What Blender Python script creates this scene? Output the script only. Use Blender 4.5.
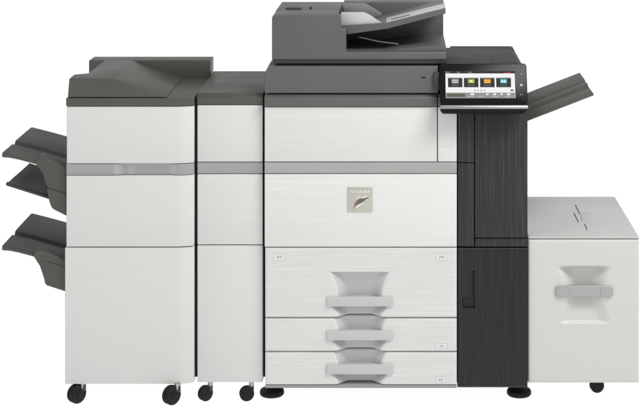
import bpy, bmesh, math
from mathutils import Vector, Matrix

# ------------------------------------------------------------------ clean
for o in list(bpy.data.objects):
    bpy.data.objects.remove(o, do_unlink=True)
scene = bpy.context.scene
COL = scene.collection
R = math.radians

# Plan units: one unit = 3.15 mm. x to the right, y downwards from the top of
# the machine (y = 404 is the floor), d = depth behind the front faces.
S = 0.00315
FLOOR_Y = 404.0
def W(x, y, d):
    return Vector(((x - 320.0) * S, d * S, (FLOOR_Y - y) * S))

# ------------------------------------------------------------------ camera
VX, VY, CD = 400.0, -160.0, 1505.0
cam_data = bpy.data.cameras.new('camera')
cam = bpy.data.objects.new('camera', cam_data)
COL.objects.link(cam)
cam.location = W(VX, VY, -CD)
cam.rotation_euler = (R(90), 0, 0)
cam_data.sensor_width = 36.0
cam_data.lens = 36.0 * CD / 640.0
cam_data.shift_x = -(VX - 320.0) / 640.0
cam_data.shift_y = -(203.0 - VY) / 640.0
cam_data.clip_start = 0.05
cam_data.clip_end = 500.0
scene.camera = cam

# ------------------------------------------------------------------ studio
world = bpy.data.worlds.new('World')
scene.world = world
world.use_nodes = True
wn, wl = world.node_tree.nodes, world.node_tree.links
bg = wn['Background']
tc = wn.new('ShaderNodeTexCoord')
sep = wn.new('ShaderNodeSeparateXYZ')
wl.new(tc.outputs['Generated'], sep.inputs[0])
ramp = wn.new('ShaderNodeValToRGB')          # white cove, dimmer ceiling
mr = wn.new('ShaderNodeMapRange')
mr.inputs['From Min'].default_value = -1.0
mr.inputs['From Max'].default_value = 1.0
wl.new(sep.outputs['Z'], mr.inputs['Value'])
wl.new(mr.outputs['Result'], ramp.inputs['Fac'])
cr = ramp.color_ramp
cr.elements[0].position = 0.0
cr.elements[0].color = (1.0, 1.0, 1.0, 1)
cr.elements[1].position = 1.0
cr.elements[1].color = (0.40, 0.40, 0.40, 1)
for pos, v in ((0.47, 1.0), (0.53, 0.62), (0.70, 0.50), (0.82, 0.40)):
    e = cr.elements.new(pos)
    e.color = (v, v, v, 1)
wl.new(ramp.outputs['Color'], bg.inputs['Color'])
bg.inputs['Strength'].default_value = 1.13

def area_light(name, loc, target, sx, sy, power, color=(1, 1, 1)):
    ld = bpy.data.lights.new(name, 'AREA')
    ld.shape = 'RECTANGLE'
    ld.size, ld.size_y = sx, sy
    ld.energy = power
    ld.color = color
    lo = bpy.data.objects.new(name, ld)
    lo.location = loc
    lo.rotation_euler = (Vector(target) - Vector(loc)).to_track_quat('-Z', 'Y').to_euler()
    COL.objects.link(lo)
    return lo
area_light('softbox_lamp', (2.1, -1.7, 3.9), (0.1, 0.2, 0.8), 1.8, 1.2, 135, (1.0, 0.985, 0.96))
area_light('strip_lamp', (-2.6, -2.2, 2.4), (-0.4, 0.2, 0.7), 0.7, 1.6, 8, (0.97, 0.985, 1.0))

scene.view_settings.view_transform = 'Standard'
scene.view_settings.look = 'None'
scene.view_settings.exposure = 0.0
scene.view_settings.gamma = 1.0
scene.render.engine = 'CYCLES'

# ------------------------------------------------------------------ materials
def principled(name, base, rough=0.5, metallic=0.0, spec=0.5, fine=0.04, bump=0.02, fine_scale=900.0):
    """plain moulded plastic / metal with a fine texture in colour, gloss and relief"""
    m = bpy.data.materials.new(name)
    m.use_nodes = True
    n, l = m.node_tree.nodes, m.node_tree.links
    p = n['Principled BSDF']
    p.inputs['Metallic'].default_value = metallic
    p.inputs['Specular IOR Level'].default_value = spec
    t = n.new('ShaderNodeTexCoord')
    nz = n.new('ShaderNodeTexNoise')
    nz.inputs['Scale'].default_value = fine_scale
    nz.inputs['Detail'].default_value = 3
    l.new(t.outputs['Object'], nz.inputs['Vector'])
    big = n.new('ShaderNodeTexNoise')
    big.inputs['Scale'].default_value = 7.0
    big.inputs['Detail'].default_value = 4
    l.new(t.outputs['Object'], big.inputs['Vector'])
    mixv = n.new('ShaderNodeMath'); mixv.operation = 'ADD'
    l.new(nz.outputs['Fac'], mixv.inputs[0]); l.new(big.outputs['Fac'], mixv.inputs[1])
    mp = n.new('ShaderNodeMapRange')
    mp.inputs['From Min'].default_value = 0.6; mp.inputs['From Max'].default_value = 1.4
    mp.inputs['To Min'].default_value = 1 - fine; mp.inputs['To Max'].default_value = 1 + fine
    l.new(mixv.outputs[0], mp.inputs['Value'])
    vm = n.new('ShaderNodeVectorMath'); vm.operation = 'SCALE'
    vm.inputs[0].default_value = base[:3]
    l.new(mp.outputs['Result'], vm.inputs['Scale'])
    l.new(vm.outputs['Vector'], p.inputs['Base Color'])
    rr = n.new('ShaderNodeMapRange')
    rr.inputs['From Min'].default_value = 0.3; rr.inputs['From Max'].default_value = 0.7
    rr.inputs['To Min'].default_value = max(0.02, rough - 0.05); rr.inputs['To Max'].default_value = rough + 0.05
    l.new(big.outputs['Fac'], rr.inputs['Value'])
    l.new(rr.outputs['Result'], p.inputs['Roughness'])
    if bump:
        b = n.new('ShaderNodeBump')
        b.inputs['Strength'].default_value = bump * 10
        b.inputs['Distance'].default_value = 0.0004
        l.new(nz.outputs['Fac'], b.inputs['Height'])
        l.new(b.outputs['Normal'], p.inputs['Normal'])
    return m

def grained(name, base, rough, axis, amt_light, amt_dark, bump=0.3, long=4.5, across=330.0, spec=0.5, off=0.0, lo=0.58, hi=0.72):
    """panel film with an embossed straight grain, along x ('h') or along z ('v')"""
    m = bpy.data.materials.new(name)
    m.use_nodes = True
    n, l = m.node_tree.nodes, m.node_tree.links
    p = n['Principled BSDF']
    p.inputs['Roughness'].default_value = rough
    p.inputs['Specular IOR Level'].default_value = spec
    t = n.new('ShaderNodeTexCoord')
    def streak(lon, acr, o, a, b):
        mp = n.new('ShaderNodeMapping')
        mp.inputs['Scale'].default_value = (lon, 2.0, acr) if axis == 'h' else (acr, 2.0, lon)
        mp.inputs['Location'].default_value = (o, o * 0.7 + off, o * 1.3)
        l.new(t.outputs['Object'], mp.inputs['Vector'])
        z = n.new('ShaderNodeTexNoise')
        z.inputs['Scale'].default_value = 1.0
        z.inputs['Detail'].default_value = 2.5
        z.inputs['Roughness'].default_value = 0.55
        l.new(mp.outputs['Vector'], z.inputs['Vector'])
        r = n.new('ShaderNodeMapRange')
        r.inputs['From Min'].default_value = a; r.inputs['From Max'].default_value = b
        l.new(z.outputs['Fac'], r.inputs['Value'])
        return z, r
    z1, light = streak(long, across, 3.1, lo, hi)
    z2, dark = streak(long * 1.4, across * 0.8, 17.7, lo, hi)
    z3, wide = streak(long * 0.35, across * 0.12, 31.0, 0.3, 0.7)
    def scale_add(prev, node, amt):
        ma = n.new('ShaderNodeMath'); ma.operation = 'MULTIPLY_ADD'
        l.new(node.outputs['Result'], ma.inputs[0])
        ma.inputs[1].default_value = amt
        if prev is None:
            ma.inputs[2].default_value = 1.0
        else:
            l.new(prev.outputs[0], ma.inputs[2])
        return ma
    a = scale_add(None, light, amt_light)
    a = scale_add(a, dark, -amt_dark)
    a = scale_add(a, wide, -amt_dark * 0.25)
    vm = n.new('ShaderNodeVectorMath'); vm.operation = 'SCALE'
    vm.inputs[0].default_value = base[:3]
    l.new(a.outputs[0], vm.inputs['Scale'])
    l.new(vm.outputs['Vector'], p.inputs['Base Color'])
    b = n.new('ShaderNodeBump')
    b.inputs['Strength'].default_value = bump
    b.inputs['Distance'].default_value = 0.0005
    l.new(a.outputs[0], b.inputs['Height'])
    l.new(b.outputs['Normal'], p.inputs['Normal'])
    return m

def glowing(name, col, strength=1.0):
    m = bpy.data.materials.new(name)
    m.use_nodes = True
    n, l = m.node_tree.nodes, m.node_tree.links
    p = n['Principled BSDF']
    p.inputs['Base Color'].default_value = (0.01, 0.01, 0.01, 1)
    p.inputs['Roughness'].default_value = 0.2
    p.inputs['Specular IOR Level'].default_value = 0.15
    p.inputs['Emission Color'].default_value = (*col, 1)
    p.inputs['Emission Strength'].default_value = strength
    return m

M = {}
M['white_grain'] = grained('white_grain_panel', (0.69, 0.69, 0.675), 0.42, 'h', 0.10, 0.07, 0.25, 4.0, 380, off=0, lo=0.60, hi=0.72)
M['cover_grain'] = grained('white_grain_cover', (0.65, 0.65, 0.63), 0.42, 'h', 0.09, 0.06, 0.25, 4.0, 380, off=3, lo=0.60, hi=0.72)
M['drawer_grain'] = grained('white_grain_drawer', (0.64, 0.64, 0.628), 0.45, 'h', 0.14, 0.08, 0.3, 4.5, 340, off=5, lo=0.55, hi=0.72)
M['unit_white'] = grained('white_unit_panel', (0.635, 0.628, 0.615), 0.45, 'h', 0.05, 0.03, 0.15, 6.0, 260, off=11, lo=0.64, hi=0.72)
M['cabinet_white'] = grained('white_cabinet_panel', (0.585, 0.575, 0.56), 0.42, 'h', 0.04, 0.03, 0.12, 6.0, 260, off=21, lo=0.64, hi=0.72)
M['lid_white'] = principled('white_lid_plastic', (0.51, 0.51, 0.505), 0.30, fine=0.01, bump=0.002)
M['handle_white'] = principled('pale_grey_handle', (0.50, 0.50, 0.495), 0.4, fine=0.02, bump=0.01)
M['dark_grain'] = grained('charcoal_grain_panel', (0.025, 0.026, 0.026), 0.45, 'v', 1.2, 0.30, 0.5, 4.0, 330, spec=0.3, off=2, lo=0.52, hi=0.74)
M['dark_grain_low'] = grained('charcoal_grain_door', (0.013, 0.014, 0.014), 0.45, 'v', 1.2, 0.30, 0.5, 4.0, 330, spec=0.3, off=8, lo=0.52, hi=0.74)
M['corner'] = principled('matte_charcoal_plastic', (0.026, 0.026, 0.024), 0.55, spec=0.3, fine=0.05)
M['chin'] = principled('matte_black_plastic', (0.008, 0.008, 0.008), 0.5, spec=0.12, fine=0.05)
M['charcoal'] = principled('charcoal_plastic', (0.034, 0.035, 0.035), 0.5, fine=0.06)
M['grey'] = principled('warm_dark_grey_plastic', (0.066, 0.066, 0.058), 0.42, spec=0.5, fine=0.05)
M['scan_grey'] = principled('scanner_grey_plastic', (0.100, 0.100, 0.098), 0.45, fine=0.04)
M['feed_grey'] = principled('feeder_grey_plastic', (0.086, 0.092, 0.090), 0.45, fine=0.04)
M['tray_grey'] = principled('tray_grey_plastic', (0.062, 0.062, 0.056), 0.5, fine=0.06)
M['light_grey'] = principled('pale_tray_plastic', (0.46, 0.47, 0.47), 0.4, fine=0.03)
M['seam_grey'] = principled('seam_grey_plastic', (0.15, 0.15, 0.147), 0.45, fine=0.04)
M['silver_light'] = principled('satin_silver_trim', (0.375, 0.377, 0.372), 0.34, metallic=0.3, fine=0.04)
M['mid_grey'] = principled('mid_grey_plastic', (0.22, 0.22, 0.22), 0.45, fine=0.04)
M['plinth'] = principled('plinth_grey_plastic', (0.28, 0.28, 0.28), 0.5, fine=0.04)
M['silver'] = principled('brushed_silver_trim', (0.335, 0.337, 0.335), 0.36, metallic=0.3, fine=0.04)
M['chrome'] = principled('bright_silver_trim', (0.29, 0.29, 0.29), 0.38, metallic=0.5, fine=0.01, bump=0)
M['highlight_strap_pale'] = principled('pale_highlight_and_strap_end', (0.375, 0.38, 0.375), 0.35, metallic=0.2, fine=0.02, bump=0.01)  # painted highlights on the finisher band; own tone of the strap ends
M['strap_grey'] = principled('strap_grey_plastic', (0.37, 0.375, 0.37), 0.35, metallic=0.2, fine=0.02, bump=0.01)
M['hollow'] = principled('smooth_shaded_hollow_plastic', (0.52, 0.52, 0.52), 0.5, spec=0.3, fine=0.01, bump=0.005)  # base darker than the drawer face, recess shade put into the colour
M['badge'] = principled('badge_metal', (0.50, 0.49, 0.43), 0.3, metallic=0.5, fine=0.1)
M['black'] = principled('black_plastic', (0.010, 0.010, 0.010), 0.55, fine=0.08, spec=0.3)
M['gloss_black'] = principled('gloss_black_panel', (0.008, 0.008, 0.008), 0.25, fine=0.05, bump=0, spec=0.12)
M['rubber'] = principled('black_rubber', (0.008, 0.008, 0.008), 0.6, fine=0.1, spec=0.25)
M['steel'] = principled('zinc_steel', (0.42, 0.42, 0.42), 0.35, metallic=0.9, fine=0.08)
M['ink'] = principled('dark_print', (0.20, 0.20, 0.20), 0.6, bump=0)
M['sticker'] = principled('sticker_film', (0.68, 0.68, 0.67), 0.35, fine=0.02, bump=0)
M['sticker_edge'] = principled('sticker_rim', (0.47, 0.47, 0.46), 0.4, fine=0.02, bump=0)
M['white_print'] = principled('white_print', (0.76, 0.76, 0.74), 0.4, fine=0.02, bump=0)
M['bird_dark'] = principled('enamel_dark_grey', (0.10, 0.105, 0.10), 0.3, fine=0.05, bump=0)
M['bird_red'] = principled('enamel_plum', (0.30, 0.16, 0.17), 0.3, fine=0.05, bump=0)
M['scr_white'] = glowing('screen_white', (0.93, 0.94, 0.94), 0.95)
M['scr_bar'] = glowing('screen_grey_bar', (0.36, 0.36, 0.34), 0.8)
M['scr_dim'] = glowing('screen_olive_tab', (0.16, 0.16, 0.12), 0.8)
M['scr_dark'] = glowing('screen_dark_tile', (0.035, 0.036, 0.04), 0.8)
M['scr_mid'] = glowing('screen_mid_grey', (0.30, 0.30, 0.30), 0.8)
M['scr_pale'] = glowing('screen_pale_grey', (0.62, 0.62, 0.62), 0.8)
M['scr_green'] = glowing('screen_green', (0.40, 0.56, 0.06), 0.9)
M['scr_orange'] = glowing('screen_orange', (0.95, 0.42, 0.05), 0.95)
M['scr_cyan'] = glowing('screen_cyan', (0.10, 0.62, 0.72), 0.9)
M['scr_red'] = glowing('screen_red', (0.55, 0.08, 0.10), 0.8)

# ------------------------------------------------------------------ mesh builder
class MB:
    def __init__(self):
        self.bm = bmesh.new()
        self.mats = []
        self.cur = 0
    def use(self, m):
        if m not in self.mats:
            self.mats.append(m)
        self.cur = self.mats.index(m)
        return self
    def _merge(self, t, bevel=0.0, seg=2, angle=20):
        if bevel > 0:
            bmesh.ops.recalc_face_normals(t, faces=t.faces)
            ed = [e for e in t.edges if len(e.link_faces) == 2 and e.calc_face_angle(0) > R(angle)]
            bmesh.ops.bevel(t, geom=ed, offset=bevel * S, segments=seg, profile=0.5,
                            affect='EDGES', clamp_overlap=True)
        bmesh.ops.recalc_face_normals(t, faces=t.faces)
        for f in t.faces:
            f.material_index = self.cur
        me = bpy.data.meshes.new('tmp')
        t.to_mesh(me); t.free()
        self.bm.from_mesh(me)
        bpy.data.meshes.remove(me)
    def prism(self, pts, d0, d1, bevel=0.0, seg=2):
        """outline in (x, y), extruded in depth"""
        t = bmesh.new()
        a = [t.verts.new(W(x, y, d0)) for x, y in pts]
        b = [t.verts.new(W(x, y, d1)) for x, y in pts]
        t.faces.new(a); t.faces.new(b[::-1])
        for i in range(len(pts)):
            j = (i + 1) % len(pts)
            t.faces.new((a[i], a[j], b[j], b[i]))
        self._merge(t, bevel, seg); return self
    def side(self, pts, x0, x1, bevel=0.0, seg=2):
        """outline in (d, y), extruded sideways"""
        t = bmesh.new()
        a = [t.verts.new(W(x0, y, d)) for d, y in pts]
        b = [t.verts.new(W(x1, y, d)) for d, y in pts]
        t.faces.new(a); t.faces.new(b[::-1])
        for i in range(len(pts)):
            j = (i + 1) % len(pts)
            t.faces.new((a[i], a[j], b[j], b[i]))
        self._merge(t, bevel, seg); return self
    def plan(self, pts, y0, y1, bevel=0.0, seg=2):
        """outline in (x, d), extruded in height"""
        t = bmesh.new()
        a = [t.verts.new(W(x, y0, d)) for x, d in pts]
        b = [t.verts.new(W(x, y1, d)) for x, d in pts]
        t.faces.new(a); t.faces.new(b[::-1])
        for i in range(len(pts)):
            j = (i + 1) % len(pts)
            t.faces.new((a[i], a[j], b[j], b[i]))
        self._merge(t, bevel, seg); return self
    def box(self, x0, y0, x1, y1, d0, d1, bevel=0.0, seg=2):
        return self.prism([(x0, y0), (x1, y0), (x1, y1), (x0, y1)], d0, d1, bevel, seg)
    def sweep(self, rows, bevel=0.0, seg=2):
        """closed rings of world points (all the same length), capped"""
        t = bmesh.new()
        rs = [[t.verts.new(p) for p in r] for r in rows]
        k = len(rs[0])
        for u, v in zip(rs, rs[1:]):
            for i in range(k):
                j = (i + 1) % k
                t.faces.new((u[i], u[j], v[j], v[i]))
        t.faces.new(rs[0][::-1]); t.faces.new(rs[-1])
        self._merge(t, bevel, seg); return self
    def disc(self, c, axis, r, h, n=40, rim=0.0, seg=3):
        """cylinder centred on world point c"""
        t = bmesh.new()
        q = Vector((0, 0, 1)).rotation_difference(Vector(axis).normalized()).to_matrix().to_4x4()
        bmesh.ops.create_cone(t, cap_ends=True, segments=n, radius1=r * S, radius2=r * S, depth=h * S,
                              matrix=Matrix.Translation(c) @ q)
        self._merge(t, rim, seg, angle=50); return self
    def tube(self, p0, p1, r, n=16):
        p0, p1 = Vector(p0), Vector(p1)
        self.disc((p0 + p1) / 2, p1 - p0, r, (p1 - p0).length / S, n); return self
    def sheet(self, xs, ys, d, thick, ytop=None, ybot=None, mat2=None):
        """closed slab whose front is a relief: ys are 0..1 fractions, d(x, y) the depth"""
        t = bmesh.new()
        ytop = ytop or (lambda x: ys[0]); ybot = ybot or (lambda x: ys[-1])
        g, bk = [], []
        for f in ys:
            row, brow = [], []
            for x in xs:
                y = ytop(x) + (ybot(x) - ytop(x)) * f
                row.append(t.verts.new(W(x, y, d(x, y))))
                brow.append(t.verts.new(W(x, y, thick)))
            g.append(row); bk.append(brow)
        ny, nx = len(ys), len(xs)
        for i in range(ny - 1):
            for j in range(nx - 1):
                t.faces.new((g[i][j], g[i][j + 1], g[i + 1][j + 1], g[i + 1][j]))
        for j in range(nx - 1):
            t.faces.new((g[0][j + 1], g[0][j], bk[0][j], bk[0][j + 1]))
            t.faces.new((g[-1][j], g[-1][j + 1], bk[-1][j + 1], bk[-1][j]))
        for i in range(ny - 1):
            t.faces.new((g[i][0], g[i + 1][0], bk[i + 1][0], bk[i][0]))
            t.faces.new((g[i + 1][-1], g[i][-1], bk[i][-1], bk[i + 1][-1]))
        t.faces.new([v for v in bk[0]] + [bk[i][-1] for i in range(1, ny)] +
                    [bk[-1][j] for j in range(nx - 2, -1, -1)] + [bk[i][0] for i in range(ny - 2, 0, -1)])
        for v in [v for v in t.verts if not v.link_faces]:
            t.verts.remove(v)
        if mat2:
            m2, test = mat2
            self.use(self.mats[0]); base = self.cur
            self.use(m2); alt = self.cur
            bmesh.ops.recalc_face_normals(t, faces=t.faces)
            for f in t.faces:
                c = f.calc_center_median()
                f.material_index = alt if test(c.x / S + 320.0, FLOOR_Y - c.z / S) else base
            me = bpy.data.meshes.new('tmp'); t.to_mesh(me); t.free()
            self.bm.from_mesh(me); bpy.data.meshes.remove(me)
            return self
        self._merge(t); return self
    def text(self, s, height, place, thick=0.12):
        """raised lettering; place(u, v, w) -> world point, u and v in plan units from the text centre"""
        cu = bpy.data.curves.new('lettering', 'FONT')
        cu.body = s; cu.size = 1.0
        cu.align_x = 'CENTER'; cu.align_y = 'CENTER'
        to = bpy.data.objects.new('lettering', cu)
        me = bpy.data.meshes.new_from_object(to)
        ys = [v.co.y for v in me.vertices]
        k = height / (max(ys) - min(ys)); mid = (max(ys) + min(ys)) / 2
        t = bmesh.new(); t.from_mesh(me)
        for v in t.verts:
            v.co = place(v.co.x * k, (v.co.y - mid) * k, thick)
        self._merge(t)
        bpy.data.objects.remove(to); bpy.data.curves.remove(cu); bpy.data.meshes.remove(me)
        return self
    def build(self, name, parent=None, smooth=32, label=None):
        me = bpy.data.meshes.new(name)
        org = parent['_o'] if parent is not None else (0, 0, 0)
        bmesh.ops.translate(self.bm, verts=self.bm.verts, vec=-Vector(org))
        self.bm.to_mesh(me); self.bm.free()
        for m in self.mats:
            me.materials.append(m)
        me.shade_smooth()
        me.set_sharp_from_angle(angle=R(smooth))
        o = bpy.data.objects.new(name, me)
        COL.objects.link(o)
        if parent is not None:
            o.parent = parent
            o['_o'] = parent['_o']
        if label:
            o['label'] = label
        return o

def new(m):
    return MB().use(M[m])

def thing(name, label, cat, x, d):
    o = bpy.data.objects.new(name, None)
    COL.objects.link(o)
    o.location = W(x, FLOOR_Y, d)
    o['label'] = label; o['category'] = cat
    o['_o'] = tuple(o.location)
    return o

def lin(a, b, n):
    return [a + (b - a) * i / (n - 1) for i in range(n)]
def smooth01(t):
    t = max(0.0, min(1.0, t)); return t * t * (3 - 2 * t)
def edge_pts(a, b, extra=(0.35, 0.8, 1.3)):
    return [a] + [a + e for e in extra], [b - e for e in reversed(extra)] + [b]
def seen(px, py, d):
    """plan position of a point at depth d that the photograph shows at px, py"""
    k = CD / (CD + d)
    return VX + (px - VX) / k, VY + (py - VY) / k

# ------------------------------------------------------------------ floor
fm = bpy.data.materials.new('white_floor_added_glow')
fm.use_nodes = True
n, l = fm.node_tree.nodes, fm.node_tree.links
for nd in list(n):
    n.remove(nd)
out = n.new('ShaderNodeOutputMaterial')
mix = n.new('ShaderNodeMixShader')
dif = n.new('ShaderNodeBsdfDiffuse'); dif.inputs['Color'].default_value = (0.92, 0.92, 0.92, 1)
trn = n.new('ShaderNodeBsdfTranslucent')
ftc = n.new('ShaderNodeTexCoord'); fnz = n.new('ShaderNodeTexNoise')
fnz.inputs['Scale'].default_value = 3.0
fmr = n.new('ShaderNodeMapRange')
fmr.inputs['To Min'].default_value = 0.995; fmr.inputs['To Max'].default_value = 1.0
l.new(ftc.outputs['Object'], fnz.inputs['Vector']); l.new(fnz.outputs['Fac'], fmr.inputs['Value'])
fcc = n.new('ShaderNodeCombineColor')
for i in range(3):
    l.new(fmr.outputs['Result'], fcc.inputs[i])
l.new(fcc.outputs['Color'], trn.inputs['Color'])
mix.inputs['Fac'].default_value = 0.85            # translucency added: world light from below keeps the floor white, nearly shadowless
l.new(dif.outputs[0], mix.inputs[1]); l.new(trn.outputs[0], mix.inputs[2])
l.new(mix.outputs[0], out.inputs['Surface'])
bm = bmesh.new()
bmesh.ops.create_grid(bm, x_segments=4, y_segments=4, size=60.0)
me = bpy.data.meshes.new('floor'); bm.to_mesh(me); bm.free()
me.materials.append(fm)
floor = bpy.data.objects.new('floor', me)
floor['kind'] = 'structure'; floor['label'] = 'seamless white studio floor with added glow under the machines'
COL.objects.link(floor)

# ------------------------------------------------------------------ shared small parts
def caster(parent, x, d, r, top, turn, mat='rubber'):
    a = R(turn)
    ax = Vector((math.sin(a), -math.cos(a), 0))
    c = W(x, FLOOR_Y - r, d)
    # fork + swivel, then the twin wheel
    f = new('steel')
    f.disc(W(x + r * 0.62, (top + FLOOR_Y - 2 * r) / 2 + 1.2, d + 2), (0, 0, 1), r * 0.34, 6.0, 20)
    f.use(M['charcoal']).box(x + r * 0.15, FLOOR_Y - 2 * r + 0.4, x + r * 0.95, FLOOR_Y - r * 1.3, d - 1.0, d + 4.5, 0.5)
    fo = f.build('caster_fork', parent)
    w = new(mat)
    for s in (-1, 1):
        w.disc(c + ax * (s * r * 0.27 * S), ax, r, r * 0.46, 44, rim=r * 0.21)
    w.disc(c, ax, r * 0.55, r * 0.9, 24)
    w.disc(c + ax * (r * 0.535 * S), ax, r * 0.34, 0.5, 28, rim=0.15)
    w.build('caster_wheel', parent)

def level_foot(parent, x, d, r, top):
    f = new('rubber')
    y0, y1 = FLOOR_Y - 6.2, FLOOR_Y
    t = []
    prof = [(r * 0.93, y1), (r, y1 - 1.2), (r, y1 - 3.6), (r * 0.93, y1 - 5.0), (r * 0.6, y1 - 6.0), (r * 0.36, y1 - 6.4), (r * 0.36, y1 - 8.5)]
    for pr, y in prof:
        t.append([W(x + pr * math.cos(2 * math.pi * i / 44), y, d + pr * math.sin(2 * math.pi * i / 44)) for i in range(44)])
    f.sweep(t)
    f.use(M['steel']).disc(W(x, (top + y0 - 2) / 2, d), (0, 0, 1), r * 0.24, y0 - top, 20)
    f.build('levelling_foot', parent)

# ================================================================== COPIER
cop = thing('multifunction_copier', 'tall white and charcoal office copier with lit touchscreen and three stacked paper drawers', 'copier', 392, 100)

b = new('black')
b.box(266, 95, 456.2, 247.5, 9, 205, 1); b.box(266, 247.5, 456.2, 385.0, 26, 205, 1)
b.box(456.8, 74, 526.0, 386.0, 10, 205, 1)
b.build('chassis', cop)
b = new('charcoal')
b.box(457.6, 387.2, 526.8, 388.6, 3, 200, 0.3)
b.build('base_plate', cop)

# --- white upper covers
def flat_panel(mat, x0, y0, x1, y1, d0=0.0, thick=8.6, bev=0.8):
    return new(mat).box(x0, y0, x1, y1, d0, thick, bev, 3)
flat_panel('cover_grain', 264.6, 106.9, 437.0, 161.7).build('upper_cover', cop)
flat_panel('white_grain', 437.9, 106.9, 456.8, 161.7).build('side_cover', cop)
b = new('silver_light'); b.side([(0.6, 162.4), (0.2, 163.0), (1.2, 168.5), (0.2, 172.9), (0.6, 173.4), (8.6, 173.4), (8.6, 162.4)], 264.6, 456.8)
b.build('silver_band', cop)
door = flat_panel('white_grain', 264.6, 174.2, 456.8, 246.9).build('front_door', cop)

# --- dark trim above the white covers
b = new('scan_grey'); b.side([(4.0, 94.3), (-1.4, 97.2), (-1.6, 98.2), (-1.6, 105.9), (-0.8, 106.3), (8.6, 106.3), (8.6, 94.3)], 264.6, 437.0, 0.3)
b.build('top_trim', cop)
b = new('scan_grey'); b.side([(4.0, 94.3), (-0.4, 97.2), (-0.6, 105.9), (0.2, 106.3), (8.6, 106.3), (8.6, 94.3)], 437.9, 456.8, 0.3)
b.build('side_trim', cop)

# --- badge on the door
b = new('badge'); b.box(347.6, 187.2, 372.6, 211.8, -0.9, 0.4, 0.5, 3)
bad = b.build('badge', door)
b = new('white_print')
b.text('SHARP', 2.6, lambda u, v, w: W(360.6 + u * 1.9, 191.4 - v, -1.0))
b.build('badge_lettering', door)
def ribbon(b, pts, wid, d, th=0.25):
    """flat swoosh along a bent line, wid = half widths"""
    L, Rr = [], []
    for i, (x, y) in enumerate(pts):
        p = pts[max(0, i - 1)]; q = pts[min(len(pts) - 1, i + 1)]
        dx, dy = q[0] - p[0], q[1] - p[1]; m = math.hypot(dx, dy)
        L.append((x - dy / m * wid[i], y + dx / m * wid[i])); Rr.append((x + dy / m * wid[i], y - dx / m * wid[i]))
    b.prism(L + Rr[::-1], d - th, d + 0.1)
b = new('bird_dark')
ribbon(b, [(355.0, 205.6), (357.6, 202.6), (360.6, 200.6), (363.6, 199.2), (366.0, 198.2), (369.0, 197.2)], [0.3, 1.5, 2.1, 1.5, 0.6, 0.1], -0.95)
b.use(M['bird_red']); ribbon(b, [(354.0, 209.2), (354.4, 206.0), (355.4, 203.0), (357.4, 200.2), (359.4, 198.2)], [0.1, 0.7, 0.7, 0.5, 0.1], -0.98)
b.use(M['white_print']); ribbon(b, [(355.0, 208.2), (357.6, 206.2), (361.0, 203.8), (364.4, 201.6)], [0.15, 0.7, 0.5, 0.1], -1.0)
ribbon(b, [(361.0, 197.6), (363.4, 197.4), (365.4, 196.4), (366.8, 195.0)], [0.1, 0.7, 0.7, 0.1], -1.0)
ribbon(b, [(356.0, 199.6), (358.4, 197.0), (361.0, 195.6)], [0.1, 0.55, 0.1], -1.0)
b.build('badge_emblem', door)

# --- the three paper drawers with scooped grips
def arch(y):
    def f(x):
        return y - 1.0 * smooth01((x - 330.5) / 20.0) * smooth01((388.5 - x) / 20.0)
    return f
def scoop(y, grip):
    """half width of the grip hollow and its depth at height y"""
    top, hy0, hy1, bot = grip
    hm = (hy0 + hy1) / 2
    return top, hm
L_, R_ = edge_pts(265.2, 456.8)
XS = L_ + lin(270, 324, 10) + lin(326, 396, 141) + lin(402, 450, 8) + R_
def drawer(ytop, ybot, hy0, hy1, hollow_top, flat_top):
    """hollow_top: where the hollow starts (below the drawer's top edge only on the tall drawer)"""
    yt = (lambda x: ytop) if flat_top else (lambda x: arch(ytop)(x))
    yb = arch(ybot)
    hm = (hy0 + hy1) / 2
    def hollow(x, y):
        """0 on the face, 1 on the floor of the grip hollow (hourglass round the handle)"""
        if y < hm:
            u = min(1.0, (hm - y) / max(1.0, hm - hollow_top))
            hw = 18.5 + 8.5 * u ** 2.4
        else:
            u = min(1.0, (y - hm) / max(1.0, ybot - hm))
            hw = 27.0 - 9.0 * smooth01(u)
        return smooth01((hw + 5.5 - abs(x - 359.8)) / 13.0), u
    def depth(x, y):
        e = min(x - 265.2, 456.8 - x, y - yt(x), yb(x) - y)
        r = 0.8 * (1 - min(1.0, max(0.0, e) / 1.3)) ** 2
        t, u = hollow(x, y)
        if flat_top and y < hm:
            dp = 5.0 + 4.5 * (1 - u) ** 0.8
            t *= smooth01((y - hollow_top) / 0.8)
        else:
            dp = 9.0 - 1.5 * smooth01(u)
        return r + dp * t
    def in_hollow(x, y):
        return hollow(x, y)[0] > 0.12 and (not flat_top or y > hollow_top + 0.1)
    fr = [0, 0.4, 0.9, 1.4]
    H = ybot - ytop
    ys = [v / H for v in fr] + lin(2.2 / H, 1 - 2.2 / H, int(H * 2.2)) + [1 - v / H for v in reversed(fr)]
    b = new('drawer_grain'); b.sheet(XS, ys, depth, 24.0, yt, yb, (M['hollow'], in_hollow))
    o = b.build('paper_drawer', cop, smooth=60)
    h = new('handle_white')
    h.box(326.6, hy0, 393.0, hy1 - 0.4, -2.0, 1.6, 0.9, 4)
    h.prism([(337, hy0 + 1.4), (382, hy0 + 1.4), (378, hy1 - 1.4), (341, hy1 - 1.4)], 1.4, 13.0, 0.3)
    h.build('handle', o)
    return o
def size_sticker(parent, x0, y0, x1, y1, s, tx):
    b = new('sticker_edge'); b.box(x0, y0, x1, y1, -0.12, 0.3)
    b.use(M['sticker']); b.box(x0 + 0.35, y0 + 0.35, x1 - 0.35, y1 - 0.35, -0.2, -0.05)
    b.use(M['ink']); b.text(s, (y1 - y0) * 0.42, lambda u, v, w: W(tx + u, (y0 + y1) / 2 - v, -0.24))
    b.build('size_sticker', parent)
d1 = drawer(248.1, 317.4, 296.7, 306.6, 272.0, True)
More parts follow.
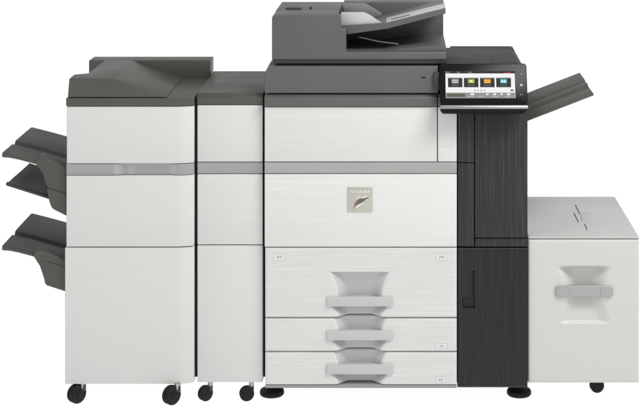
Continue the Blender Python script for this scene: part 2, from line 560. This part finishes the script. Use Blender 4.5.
d2 = drawer(318.9, 351.3, 330.4, 340.5, 314.5, False)
d3 = drawer(352.8, 384.8, 364.2, 374.4, 349.0, False)
size_sticker(d1, 273.4, 253.4, 285.0, 260.4, 'A4', 279.0)
size_sticker(d1, 435.6, 253.4, 447.0, 260.4, 'A4', 441.4)
size_sticker(d2, 435.4, 343.4, 447.4, 349.2, 'A3', 441.4)
size_sticker(d3, 435.4, 376.4, 446.0, 382.8, 'A4', 440.8)

# plinth under the lowest drawer, its top edge follows the drawer's arch
b = new('plinth'); b.sheet(XS, [0, 0.3, 0.7, 1.0], lambda x, y: 0.6, 12.0, lambda x: arch(385.4)(x), lambda x: 388.3)
b.build('plinth', cop)

# --- dark column on the right
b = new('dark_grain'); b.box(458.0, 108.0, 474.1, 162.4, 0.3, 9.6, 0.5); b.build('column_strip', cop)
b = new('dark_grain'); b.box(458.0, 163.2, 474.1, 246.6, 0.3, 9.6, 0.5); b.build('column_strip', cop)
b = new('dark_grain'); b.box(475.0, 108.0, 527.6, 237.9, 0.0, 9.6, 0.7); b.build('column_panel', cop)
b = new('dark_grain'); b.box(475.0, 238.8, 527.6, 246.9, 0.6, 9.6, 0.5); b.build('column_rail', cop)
L2, R2 = edge_pts(458.0, 527.6)
xs = L2 + [460.5, 462.4, 463.0, 464.0, 466, 468, 470, 472, 473.2, 473.8, 474.0, 474.8, 475.0] + lin(478, 524, 10) + R2
def dd(x, y):
    e = min(x - 458.0, 527.6 - x, y - 248.2, 387.0 - y)
    r = 0.7 * (1 - min(1.0, max(0.0, e) / 1.3)) ** 2
    if 463.0 <= x <= 474.9 and 271.0 <= y <= 308.0:
        r += 2.2 * smooth01((x - 463.0) / 11.5) if y < 298 else 2.6
    return r
H = 387.0 - 248.2
ys = [0, .4 / H, .9 / H, 1.4 / H] + [(y - 248.2) / H for y in (255, 262, 270, 270.9, 271.1, 275, 280, 285, 290, 295, 297.8, 298.1, 302, 307.8, 308.1, 315, 330, 350, 370, 383)] + [1 - 1.4 / H, 1 - .9 / H, 1 - .4 / H, 1]
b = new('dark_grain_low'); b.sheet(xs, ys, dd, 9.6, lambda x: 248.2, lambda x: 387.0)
ld = b.build('lower_door', cop, smooth=40)
b = new('black'); b.box(473.6, 272.0, 474.9, 298.0, 0.4, 4.0, 0.2)
b.build('grip_slot', ld)
b = new('corner'); b.side([(20, 78), (1.5, 96), (1.5, 107.0), (9.6, 107.0), (30, 86)], 458.0, 527.0, 0.4)
b.build('column_head', cop)
b = new('charcoal'); b.box(526.2, 74, 527.4, 386, 14, 204, 0.3)
b.build('side_panel', cop)

# --- scanner
b = new('scan_grey')
b.prism([(268.0, 66.4), (438.0, 66.4), (438.0, 93.2), (264.6, 93.2), (264.6, 73.0)], 0.8, 190, 0.7, 3)
b.use(M['seam_grey']).box(384.9, 75.5, 385.6, 92.0, 0.55, 1.2)
sc = b.build('scanner', cop)
b = new('black'); b.box(421.0, 76.8, 425.6, 78.4, 0.5, 1.4, 0.3); b.build('sensor_window', sc)
b = new('charcoal'); b.box(433.4, 72.0, 439.6, 90.0, -3.0, 1.5, 1.2, 3); b.build('panel_hinge', sc)

# --- low cover right of the scanner
b = new('corner')
b.prism([(438.6, 67.0), (470, 67.2), (522.5, 69.4), (526.8, 73.5), (526.8, 93), (438.6, 93)], 10, 142, 0.9, 3)
b.use(M['black']).box(494.9, 68.05, 495.7, 69.5, 38, 84)
b.build('corner_cover', cop)

# --- document feeder
b = new('feed_grey')
b.prism([(271.6, 60.0), (271.6, 18.5), (272.6, 15.6), (340.6, 15.6), (340.6, 29.0), (345.6, 29.0), (345.6, 52.5), (446.4, 52.5), (446.4, 60.0)], 3, 48, 1.2, 3)
b.box(271.7, 15.7, 340.4, 59.8, 46, 130, 0.9, 3)
b.box(338, 52.9, 446.2, 59.8, 46, 130, 0.5)
b.box(339.5, 13.4, 446.2, 53.0, 102, 129, 0.6)
b.prism([(384, 52.8), (398, 50.2), (424, 47.4), (446.2, 46.8), (446.2, 53.0)], 8, 103, 0.4)
b.use(M['charcoal']).box(272.8, 59.5, 446.0, 64.2, 5.0, 128, 0.5)
b.use(M['black']).box(276, 64.0, 436, 66.9, 9.0, 120)
fd = b.build('document_feeder', cop)
# slots on its top
b = new('charcoal')
x0, _ = seen(286.5, 8, 62); x1, _ = seen(301.5, 8, 62)
b.box(x0, 14.3, x1, 15.5, 55, 72, 0.2)
b.use(M['black']).box(x0 + 24, 14.3, x0 + 26, 15.4, 60, 75, 0.2)
b.build('cover_slot', fd)
b = new('black'); b.box(338.2, 14.4, 341.2, 40, 20, 98, 0.3); b.build('feed_slit', fd)
# sloping input tray with two upright guides
b = new('feed_grey')
b.prism([(340, 37.2), (388, 30.4), (446.0, 15.2), (446.0, 9.6), (386, 24.6), (340, 27.6)], 14, 100, 0.7, 3)
it = b.build('input_tray', fd)
b = new('light_grey')
b.prism([(386, 24.1), (445.4, 9.3), (445.4, 10.6), (386, 25.6)], 17, 56, 0.2)
b.use(M['charcoal']).prism([(391, 22.55), (410, 17.85), (410, 18.6), (391, 23.3)], 26, 31)
b.build('tray_plate', fd)
def guide(pts, d, th, mat):
    b = new(mat); b.prism([seen(px, py, d) for px, py in pts], d, d + th, 0.35, 2)
    b.build('paper_guide', fd)
guide([(341, 12.2), (364, 12.2), (370, 15), (381.5, 22.8), (346, 25.6), (341, 25.6)], 17, 3.0, 'light_grey')
guide([(343, 3.2), (365, 3.2), (381.5, 13.2), (380, 15.5), (371, 17.5), (343, 14)], 66, 3.0, 'mid_grey')
b = new('light_grey')
p0 = seen(359, 36.6, 40); p1 = seen(398.5, 43.4, 40)
b.prism([p0, ((p0[0] + p1[0]) / 2, (p0[1] + p1[1]) / 2 + 0.9), p1, (p1[0], p1[1] + 1.2), ((p0[0] + p1[0]) / 2, (p0[1] + p1[1]) / 2 + 2.0), (p0[0], p0[1] + 0.8)], 40, 43)
b.build('output_stop', fd)

# --- control panel, leaning back
PT = R(25)
PC = W(483.0, 85.5, -10.5)
PV = Vector((0, math.sin(PT), math.cos(PT))); PN = Vector((0, -math.cos(PT), math.sin(PT)))
def PP(u, v, w):
    """panel plane: u right, v up, w out of the panel"""
    return PC + Vector((u * S, 0, 0)) + PV * (v * S) + PN * (w * S)
def rrect(u0, v0, u1, v1, r, n=6):
    pts = []
    for cx, cy, a0 in ((u1 - r, v1 - r, 0), (u0 + r, v1 - r, 90), (u0 + r, v0 + r, 180), (u1 - r, v0 + r, 270)):
        for i in range(n + 1):
            a = R(a0 + 90 * i / n); pts.append((cx + r * math.cos(a), cy + r * math.sin(a)))
    return pts
def plate(b, pts, w0, w1, bev=0.0):
    b.sweep([[PP(u, v, w0) for u, v in pts], [PP(u, v, w1) for u, v in pts]], bev, 2)
def pbox(b, u0, v0, u1, v1, w0, w1):
    plate(b, [(u0, v0), (u1, v0), (u1, v1), (u0, v1)], w0, w1)
HW, HH = 43.4, 24.6
b = new('gloss_black'); plate(b, rrect(-HW, -17.6, HW, HH, 3.0), -4.5, 0.0, 0.7)
b.use(M['chin']); plate(b, rrect(-HW + 0.3, -HH - 0.9, HW - 0.3, -14.0, 4.2), -6.5, -0.5, 1.2)
b.use(M['charcoal']).box(452, 86, 514, 104, 0, 14, 1.0)
cp = b.build('control_panel', cop)
b = new('chrome'); plate(b, rrect(-HW - 0.2, -21.9, HW + 0.2, -18.2, 1.7), -4.2, 0.1, 0.5)
b.build('silver_trim', cp)
def up(px, py):
    """photo position on the panel's face -> (u, v)"""
    o = cam.location; t = (px - VX) * S, 0, (VY - py) * S
    dirv = Vector(((px - VX) * S, CD * S, (VY - py) * S))
    k = (PC - o).dot(PN) / dirv.dot(PN); q = o + dirv * k - PC
    return q.x / S, q.dot(PV) / S
def prect(b, x0, y0, x1, y1, w0, w1):
    a = up(x0, y0); c = up(x1, y1); xm = (up(x0, (y0 + y1) / 2)[0], up(x1, (y0 + y1) / 2)[0])
    pbox(b, xm[0], c[1], xm[1], a[1], w0, w1)
b = new('scr_white'); prect(b, 445.6, 71.0, 515.0, 98.2, -0.2, 0.06)
b.use(M['scr_dark']); prect(b, 445.6, 71.0, 515.0, 73.4, 0.0, 0.10)
b.use(M['scr_bar']); prect(b, 445.6, 92.6, 515.0, 98.2, 0.0, 0.10)
b.use(M['scr_dim']); prect(b, 447.0, 93.6, 465.0, 96.8, 0.0, 0.13)
b.use(M['scr_mid'])
prect(b, 446.4, 71.7, 449.6, 72.8, 0, 0.13); prect(b, 457.2, 71.7, 459.4, 72.8, 0, 0.13); prect(b, 468.2, 71.8, 472.0, 72.7, 0, 0.13)
b.use(M['scr_red']); prect(b, 504.0, 72.4, 511.0, 73.3, 0, 0.13)
b.use(M['scr_dark'])
for x in (475.0, 478.0, 481.2, 484.6):
    prect(b, x - 0.5, 89.8, x + 0.5, 90.9, 0, 0.12)
prect(b, 510.6, 89.5, 513.4, 91.0, 0, 0.12)
b.use(M['scr_white'])
for x, w_ in ((472.4, 1.8), (487.4, 1.2), (494.6, 1.5), (501.6, 1.0), (508.6, 1.7)):
    prect(b, x - w_, 93.4, x + w_, 95.0, 0, 0.13)
b.use(M['scr_pale'])
for x in (470.5, 481, 495, 508):
    prect(b, x - 3.2, 96.0, x + 3.2, 96.8, 0, 0.13)
b.build('touchscreen', cp)
for x0, x1, c, lab in ((447.9, 462.4, 'scr_pale', 'grey tile'), (463.9, 478.4, 'scr_green', 'green tile'), (480.0, 494.6, 'scr_orange', 'orange tile'), (496.2, 511.0, 'scr_cyan', 'cyan tile')):
    b = new('scr_dark'); prect(b, x0, 77.6, x1, 87.2, 0.0, 0.14)
    xm = (x0 + x1) / 2
    b.use(M['scr_mid']); prect(b, x0 + 0.4, 77.8, x1 - 0.4, 78.5, 0.1, 0.17)
    b.use(M[c]); prect(b, xm - 3.3, 79.2, xm + 3.3, 83.2, 0.1, 0.19)
    if c == 'scr_cyan':
        b.use(M['scr_white']); prect(b, xm - 2.0, 80.2, xm - 0.4, 82.2, 0.15, 0.22); prect(b, xm + 0.4, 80.2, xm + 2.0, 82.2, 0.15, 0.22)
    elif c == 'scr_green':
        b.use(M['scr_white']); prect(b, xm - 1.2, 80.2, xm + 1.4, 82.0, 0.15, 0.22)
    elif c == 'scr_pale':
        b.use(M['scr_mid']); prect(b, xm - 2.6, 81.2, xm + 2.6, 81.7, 0.15, 0.22)
    b.use(M['scr_mid']); prect(b, xm - 3.4, 85.0, xm + 3.4, 85.5, 0.1, 0.18)
    b.build('app_tile', cp, label=lab + ' on the touchscreen')
for y, m_ in ((67.4, 'charcoal'), (74.0, 'mid_grey'), (85.0, 'light_grey'), (94.6, 'mid_grey')):
    u, v = up(521.4, y)
    b = new(m_)
    if m_ == 'light_grey':
        plate(b, rrect(u - 1.6, v - 0.9, u + 1.5, v + 0.6, 0.6), -0.2, 0.3); plate(b, rrect(u - 0.7, v + 0.3, u + 0.8, v + 1.1, 0.4), -0.2, 0.3)
    else:
        plate(b, rrect(u - 1.3, v - 0.4, u + 0.2, v + 0.4, 0.3), -0.2, 0.2); plate(b, rrect(u + 0.5, v - 0.3, u + 1.5, v + 0.5, 0.3), -0.2, 0.2)
    b.build('key', cp)
u, v = up(513.6, 65.6)
b = new('mid_grey'); plate(b, rrect(u - 0.3, v - 0.7, u + 0.3, v + 0.7, 0.25), -0.1, 0.15); b.build('indicator', cp)

# --- trays: a ribbed shelf swept outwards along its own slope
def tray_rows(xa, ya, xb, yb, prof, steps=2, droop=None):
    rows = []
    for i in range(steps):
        t = i / (steps - 1)
        x = xa + (xb - xa) * t; y = ya + (yb - ya) * t
        if droop: y += droop(t)
        rows.append([W(x, y - h, d) for d, h in prof])
    return rows
# bypass tray, right
BP = [(10, -1.2), (10, 0.6), (44, 1.0), (47, -0.8), (52, -0.8), (56, 2.4), (72, 2.7), (74, 1.3), (78, 1.3), (80, 3.1), (127, 3.8), (130, 3.0), (131, -1.2)]
b = new('tray_grey')
b.sweep(tray_rows(527.2, 122.2, 595.0, 95.9, BP), 0.4, 2)
b.build('bypass_tray', cop)

# --- feet
x, _ = seen(272, 395, 26); level_foot(cop, x, 26, 12.4, 386)
x, _ = seen(519, 395, 26); level_foot(cop, x, 26, 12.4, 386)
for px in (306.5, 487):
    x, _ = seen(px, 389, 60)
    caster(cop, x, 62, 9.0, 386, 20)

# ================================================================== FINISHER
fin = thing('finisher', 'wide white finisher with dark sloped lid and dark output trays sticking out at left', 'finisher', 130, 90)
def fin_plan(x0, x1, d0, back=None, inset=0.0):
    """outline in plan: flat front, right corner swept back"""
    pts = [(x0 + 0.8, d0), (174, d0)]
    for i in range(1, 9):
        t = i / 8
        pts.append((174 + (x1 - 174) * t, d0 + 3.6 * t * t))
    pts += [(x1, back), (x0, back), (x0, d0 + 0.8)]
    return pts
b = new('black'); b.box(67.5, 100, 192.2, 382.5, 12, 150, 0.6)
b.build('chassis', fin)
b = new('unit_white'); b.plan(fin_plan(66.6, 193.4, 0, 14), 106.6, 163.4, 0.5); b.build('upper_door', fin)
b = new('unit_white'); b.plan(fin_plan(66.2, 193.4, 0, 14), 175.7, 246.7, 0.5); b.build('middle_door', fin)
b = new('unit_white'); b.plan(fin_plan(64.8, 193.4, 0, 14), 247.9, 384.2, 0.5); b.build('lower_door', fin)
b = new('unit_white'); b.box(65.6, 107.0, 67.3, 383.6, 14.5, 149, 0.3); b.build('side_panel', fin)
b = new('unit_white'); b.box(66, 383.0, 192, 384.0, 14.5, 149, 0.2); b.build('base_plate', fin)
# silver band with a shallow finger grip
xs = lin(66.2, 110, 8) + lin(112, 182, 50) + lin(184, 193.4, 8)
def band_d(x, y):
    r = 0.7
    if x > 174:
        r += 3.6 * ((x - 174) / 19.4) ** 2
    g = smooth01((x - 112) / 14.0) * smooth01((180 - x) / 12.0)
    return r + 2.4 * g + 0.8 * math.sin(math.pi * (y - 164.0) / 11.1)
b = new('silver'); b.sheet(xs, lin(0, 1, 9), band_d, 14.0, lambda x: 164.1, lambda x: 175.1)
sb = b.build('silver_band', fin, smooth=60)
for x0, x1 in ((113.5, 121.0), (127.5, 134.5), (168.5, 176.0)):  # paler patches: reflections on the band put into the colour
    b = new('highlight_strap_pale'); b.sheet(lin(x0, x1, 8), lin(0, 1, 5), lambda x, y: band_d(x, y) - 0.10, 13.0, lambda x: 164.9, lambda x: 174.4)
    b.build('painted_highlight', sb)
b = new('black'); b.box(193.0, 99, 196.0, 381.5, 13, 140); b.build('gap_shade_strip', fin)  # black strip added so the gap between the units stays dark

# top: slab, sloped lid, box at the back
b = new('grey'); b.plan(fin_plan(66.0, 193.8, -0.6, 128), 98.0, 106.1, 0.5, 3)
b.build('top_slab', fin)
lid_top, lid_bot = 78.6, 97.4
def ring(pts):
    return [W(x, y, d) for x, y, d in pts]
b = new('grey')
# left part follows a cut-back corner in plan, right part slopes down to the slab
t = bmesh.new()
top = [(69.0, lid_top, 0.8), (111.5, lid_top, 0.8), (110.0, lid_top, 127), (79.5, lid_top, 127), (80.8, lid_top, 36), (67.8, lid_top, 27)]
bot = [(67.6, lid_bot, 0.0), (166.8, lid_bot, 0.0), (164.8, lid_bot, 127), (76.5, lid_bot, 127), (79.5, lid_bot, 37), (66.8, lid_bot, 28)]
tv = [t.verts.new(W(*p)) for p in top]; bv = [t.verts.new(W(*p)) for p in bot]
t.faces.new(tv); t.faces.new(bv[::-1])
for i in range(6):
    j = (i + 1) % 6
    t.faces.new((tv[i], tv[j], bv[j], bv[i]))
b._merge(t, 1.0, 3)
b.build('lid', fin)
b = new('grey'); b.box(62.5, 78.9, 194.2, 98.5, 127.5, 156, 0.8, 3); b.box(66.5, 98, 193.4, 384, 150.5, 158, 0.4)
b.build('rear_housing', fin)

# output trays, left
TP = [(8, -2.0), (8, 0.4), (12, 1.0), (48, 1.6), (51, 0.0), (56, -0.2), (60, 2.2), (66, 2.8), (125, 3.8), (131, 3.2), (133, -2.0)]
def out_tray(dy, bracket, seam):
    rows = []
    for i in range(9):
        t = i / 8
        x = 66.4 + (-0.2 - 66.4) * t
        y = 174.0 + (155.2 - 174.0) * t + dy + 1.5 * math.sin(math.pi * t) * -0.5
        cut = 5.0 * max(0.0, (t - 0.75) / 0.25) ** 2
        rows.append([W(x, y - h + (cut * 0.35 if h < 0 else 0), d) for d, h in TP])
    b = new('tray_grey'); b.sweep(rows, 0.5, 2)
    o = b.build('output_tray', fin, smooth=45)
    b = new('tray_grey'); b.prism(bracket, 5.0, 25, 3.0, 5)
    b.prism([(x + 1.2, max(y, 169.0 + dy + 0.28 * (x - 32))) for x, y in bracket[:1] + bracket[3:]], 24, 62, 0.6)
    b.use(M['black'])
    b.prism(seam, 4.85, 6.5)
    b.build('tray_bracket', o)
    b = new('charcoal'); b.prism([(38, 168.0 + dy), (66.3, 172.6 + dy), (66.3, 200 + dy), (52, 196 + dy)], 64, 125, 0.6)
    b.build('tray_rail', o)
    return o
o1 = out_tray(0, [(32.5, 163.6), (37.5, 156.4), (44, 158.8), (66.3, 167.2), (66.3, 218.5), (50.0, 210.2), (47.5, 203), (44.0, 186), (40.5, 174.5)], [(44.6, 188.4), (66.2, 194.6), (66.2, 195.2), (44.6, 189.0)])
o2 = out_tray(93.6, [(30.5, 256.4), (35.5, 250.2), (42, 252.6), (66.3, 261.4), (66.3, 294.6), (43.5, 287.2), (42.0, 280), (38.0, 268)], [(44.0, 262.0), (66.0, 268.8), (66.0, 269.2), (44.0, 262.4)])
# small catch tray tucked under the upper one
rows = []
for i in range(5):
    t = i / 4
    x = 52.0 + (3.6 - 52.0) * t
    y = 202.0 + (186.6 - 202.0) * t
    rows.append([W(x, y - h, d) for d, h in [(9, -1.0), (9, 1.6), (14, 1.8), (16, 0.6), (100, 0.8), (104, 1.5), (105, -1.0)]])
b = new('charcoal'); b.sweep(rows, 0.3, 2); b.build('catch_tray', fin)

caster(fin, 76.0, 3, 9.3, 384.2, 47)
caster(fin, 171.6, -1, 9.3, 384.2, 47)
for px in (74, 184):
    caster(fin, px, 138, 9.3, 384.2, 47)

# ================================================================== PAPER PATH UNIT
mid = thing('paper_path_unit', 'narrow white unit on casters standing between the wide finisher and the copier', 'connecting unit', 229, 90)
D0 = 6.0
b = new('black'); b.box(198.5, 99, 260.5, 382.6, D0 + 8, 150, 0.5); b.build('chassis', mid)
b = new('unit_white'); b.box(196.6, 106.2, 262.0, 163.0, D0, D0 + 8.5, 0.6); b.build('upper_panel', mid)
b = new('unit_white'); b.box(196.6, 175.6, 262.0, 246.2, D0, D0 + 8.5, 0.6); b.build('middle_panel', mid)
b = new('unit_white'); b.box(196.6, 247.2, 262.0, 384.6, D0, D0 + 8.5, 0.6); b.build('lower_panel', mid)
b = new('silver'); b.side([(D0 + 1.0, 163.6), (D0 + 0.5, 164.3), (D0 + 1.3, 169.6), (D0 + 0.5, 174.4), (D0 + 1.0, 175.0), (D0 + 8.5, 175.0), (D0 + 8.5, 163.6)], 196.6, 262.0)
b.build('silver_band', mid)
b = new('unit_white'); b.box(197.0, 107, 198.4, 384, D0 + 8.6, 148, 0.2); b.box(260.6, 107, 262, 384, D0 + 8.6, 148, 0.2); b.build('side_panel', mid)
b = new('unit_white'); b.box(198.6, 383.0, 260.4, 384.3, D0 + 8.6, 148, 0.2); b.build('base_plate', mid)
b = new('grey')
b.side([(D0 - 0.4, 105.6), (D0 - 0.4, 98.6), (D0 + 4.0, 94.6), (142, 92.8), (142, 105.6)], 196.2, 262.6, 0.6, 3)
b.build('top_cover', mid)
b = new('black'); b.box(262.2, 98, 264.2, 381.5, D0 + 7, 140); b.build('gap_shade_strip', mid)  # black strip added to darken the gap beside the copier
caster(mid, 204.2, 9, 7.5, 384.4, 42)
caster(mid, 245.8, 9, 7.3, 384.4, 14)
for px in (206, 252):
    caster(mid, px, 134, 7.4, 384.4, 24)

# ================================================================== LARGE PAPER CABINET
cab = thing('paper_cabinet', 'low white large capacity paper cabinet with silver handle right of the charcoal column', 'paper cabinet', 584, 90)
CD0 = 3.0
b = new('cabinet_white')
b.box(528.4, 240.6, 637.6, 383.4, CD0 + 15, 168, 0.6)
b.build('case', cab)
L3, R3 = edge_pts(528.4, 639.6, (0.5, 1.2, 2.2))
xs = L3 + lin(533, 552, 7) + lin(554, 616, 63) + lin(620, 634, 5) + R3
CX = 584.6
def cab_d(x, y):
    e = min(x - 528.4, 639.6 - x, y - 240.2, 384.2 - y)
    r = 1.2 * (1 - min(1.0, max(0.0, e) / 2.2)) ** 2 + CD0
    if 266.5 < y < 325:
        t = (y - 266.5) / 58.5
        c = abs(2 * t - 1)
        hw = 13.5 + 9.5 * c ** 1.6
        prof = 9.5 * smooth01(t / 0.08) * (1 - smooth01((t - 0.25) / 0.75) * 0.62) * smooth01((1 - t) / 0.05)
        r += prof * smooth01((hw + 7 - abs(x - CX)) / 15.0)
    return r
H = 384.2 - 240.2
ys = [0, .5 / H, 1.2 / H, 2.2 / H] + [(y - 240.2) / H for y in (246, 252, 258, 264, 266)] + [(y - 240.2) / H for y in lin(266.6, 326, 75)] + [(y - 240.2) / H for y in (330, 340, 352, 364, 376)] + [1 - 2.2 / H, 1 - 1.2 / H, 1 - .5 / H, 1]
b = new('cabinet_white'); b.sheet(xs, ys, cab_d, CD0 + 14.8, lambda x: 240.2, lambda x: 384.2)
fr = b.build('front', cab, smooth=50)
# bar handle: rounded strap with bent-in ends and a sunk middle
def strap(x0, y0, x1, y1, r, n=7):
    pts = []
    for cx, cy, a0 in ((x1 - r, y1 - r, 0), (x0 + r, y1 - r, 90), (x0 + r, y0 + r, 180), (x1 - r, y0 + r, 270)):
        for i in range(n + 1):
            q = R(a0 + 90 * i / n); pts.append((cx + r * math.cos(q), cy + r * math.sin(q)))
    return pts
b = new('strap_grey'); b.prism(strap(555.4, 286.6, 613.4, 297.6, 3.4), CD0 - 2.0, CD0 + 6.0, 0.7, 3)
b.use(M['highlight_strap_pale']); b.prism(strap(556.8, 287.6, 568.2, 296.8, 2.8), CD0 - 2.7, CD0 - 1.5, 0.5, 2)
b.prism(strap(600.6, 287.6, 612.0, 296.8, 2.8), CD0 - 2.7, CD0 - 1.5, 0.5, 2)
b.build('handle', fr, smooth=40)
b = new('lid_white')
b.prism([(528.4, 239.4), (528.4, 238.2), (529.2, 237.4), (639.0, 237.4), (639.8, 238.2), (639.8, 239.4)], CD0 - 0.2, 172, 0.5, 2)
li = b.build('lid', cab)
def on_lid(px, py):
    k = (py - VY) / (237.3 - VY); d = CD / k - CD
    return VX + (px - VX) / k, d
b = new('charcoal')
for a, c in (((575.5, 205.0), (579.5, 213.5)), ((574.0, 213.0), (578.5, 222.5)), ((584.8, 224.0), (587.0, 229.8))):
    p, q = on_lid(*a), on_lid(*c)
    w_ = 0.35
    b.plan([(p[0] - w_, p[1]), (p[0] + w_, p[1]), (q[0] + w_, q[1]), (q[0] - w_, q[1])], 236.9, 237.8)
b.build('lid_slit', li)
b = new('lid_white')
q = [on_lid(*p) for p in ((580.5, 213.5), (592.0, 213.0), (596.0, 221.0), (581.5, 221.0))]
b.plan(q, 236.5, 237.8, 0.3, 2)
b.build('lid_latch', li)
x, _ = seen(597.0, 389, 30)
caster(cab, x, 32, 7.2, 384.0, 10)
for px, d in ((550, 135), (625, 150)):
    caster(cab, px, d, 7.2, 384.0, 20)

for o in bpy.data.objects:
    if '_o' in o:
        del o['_o']
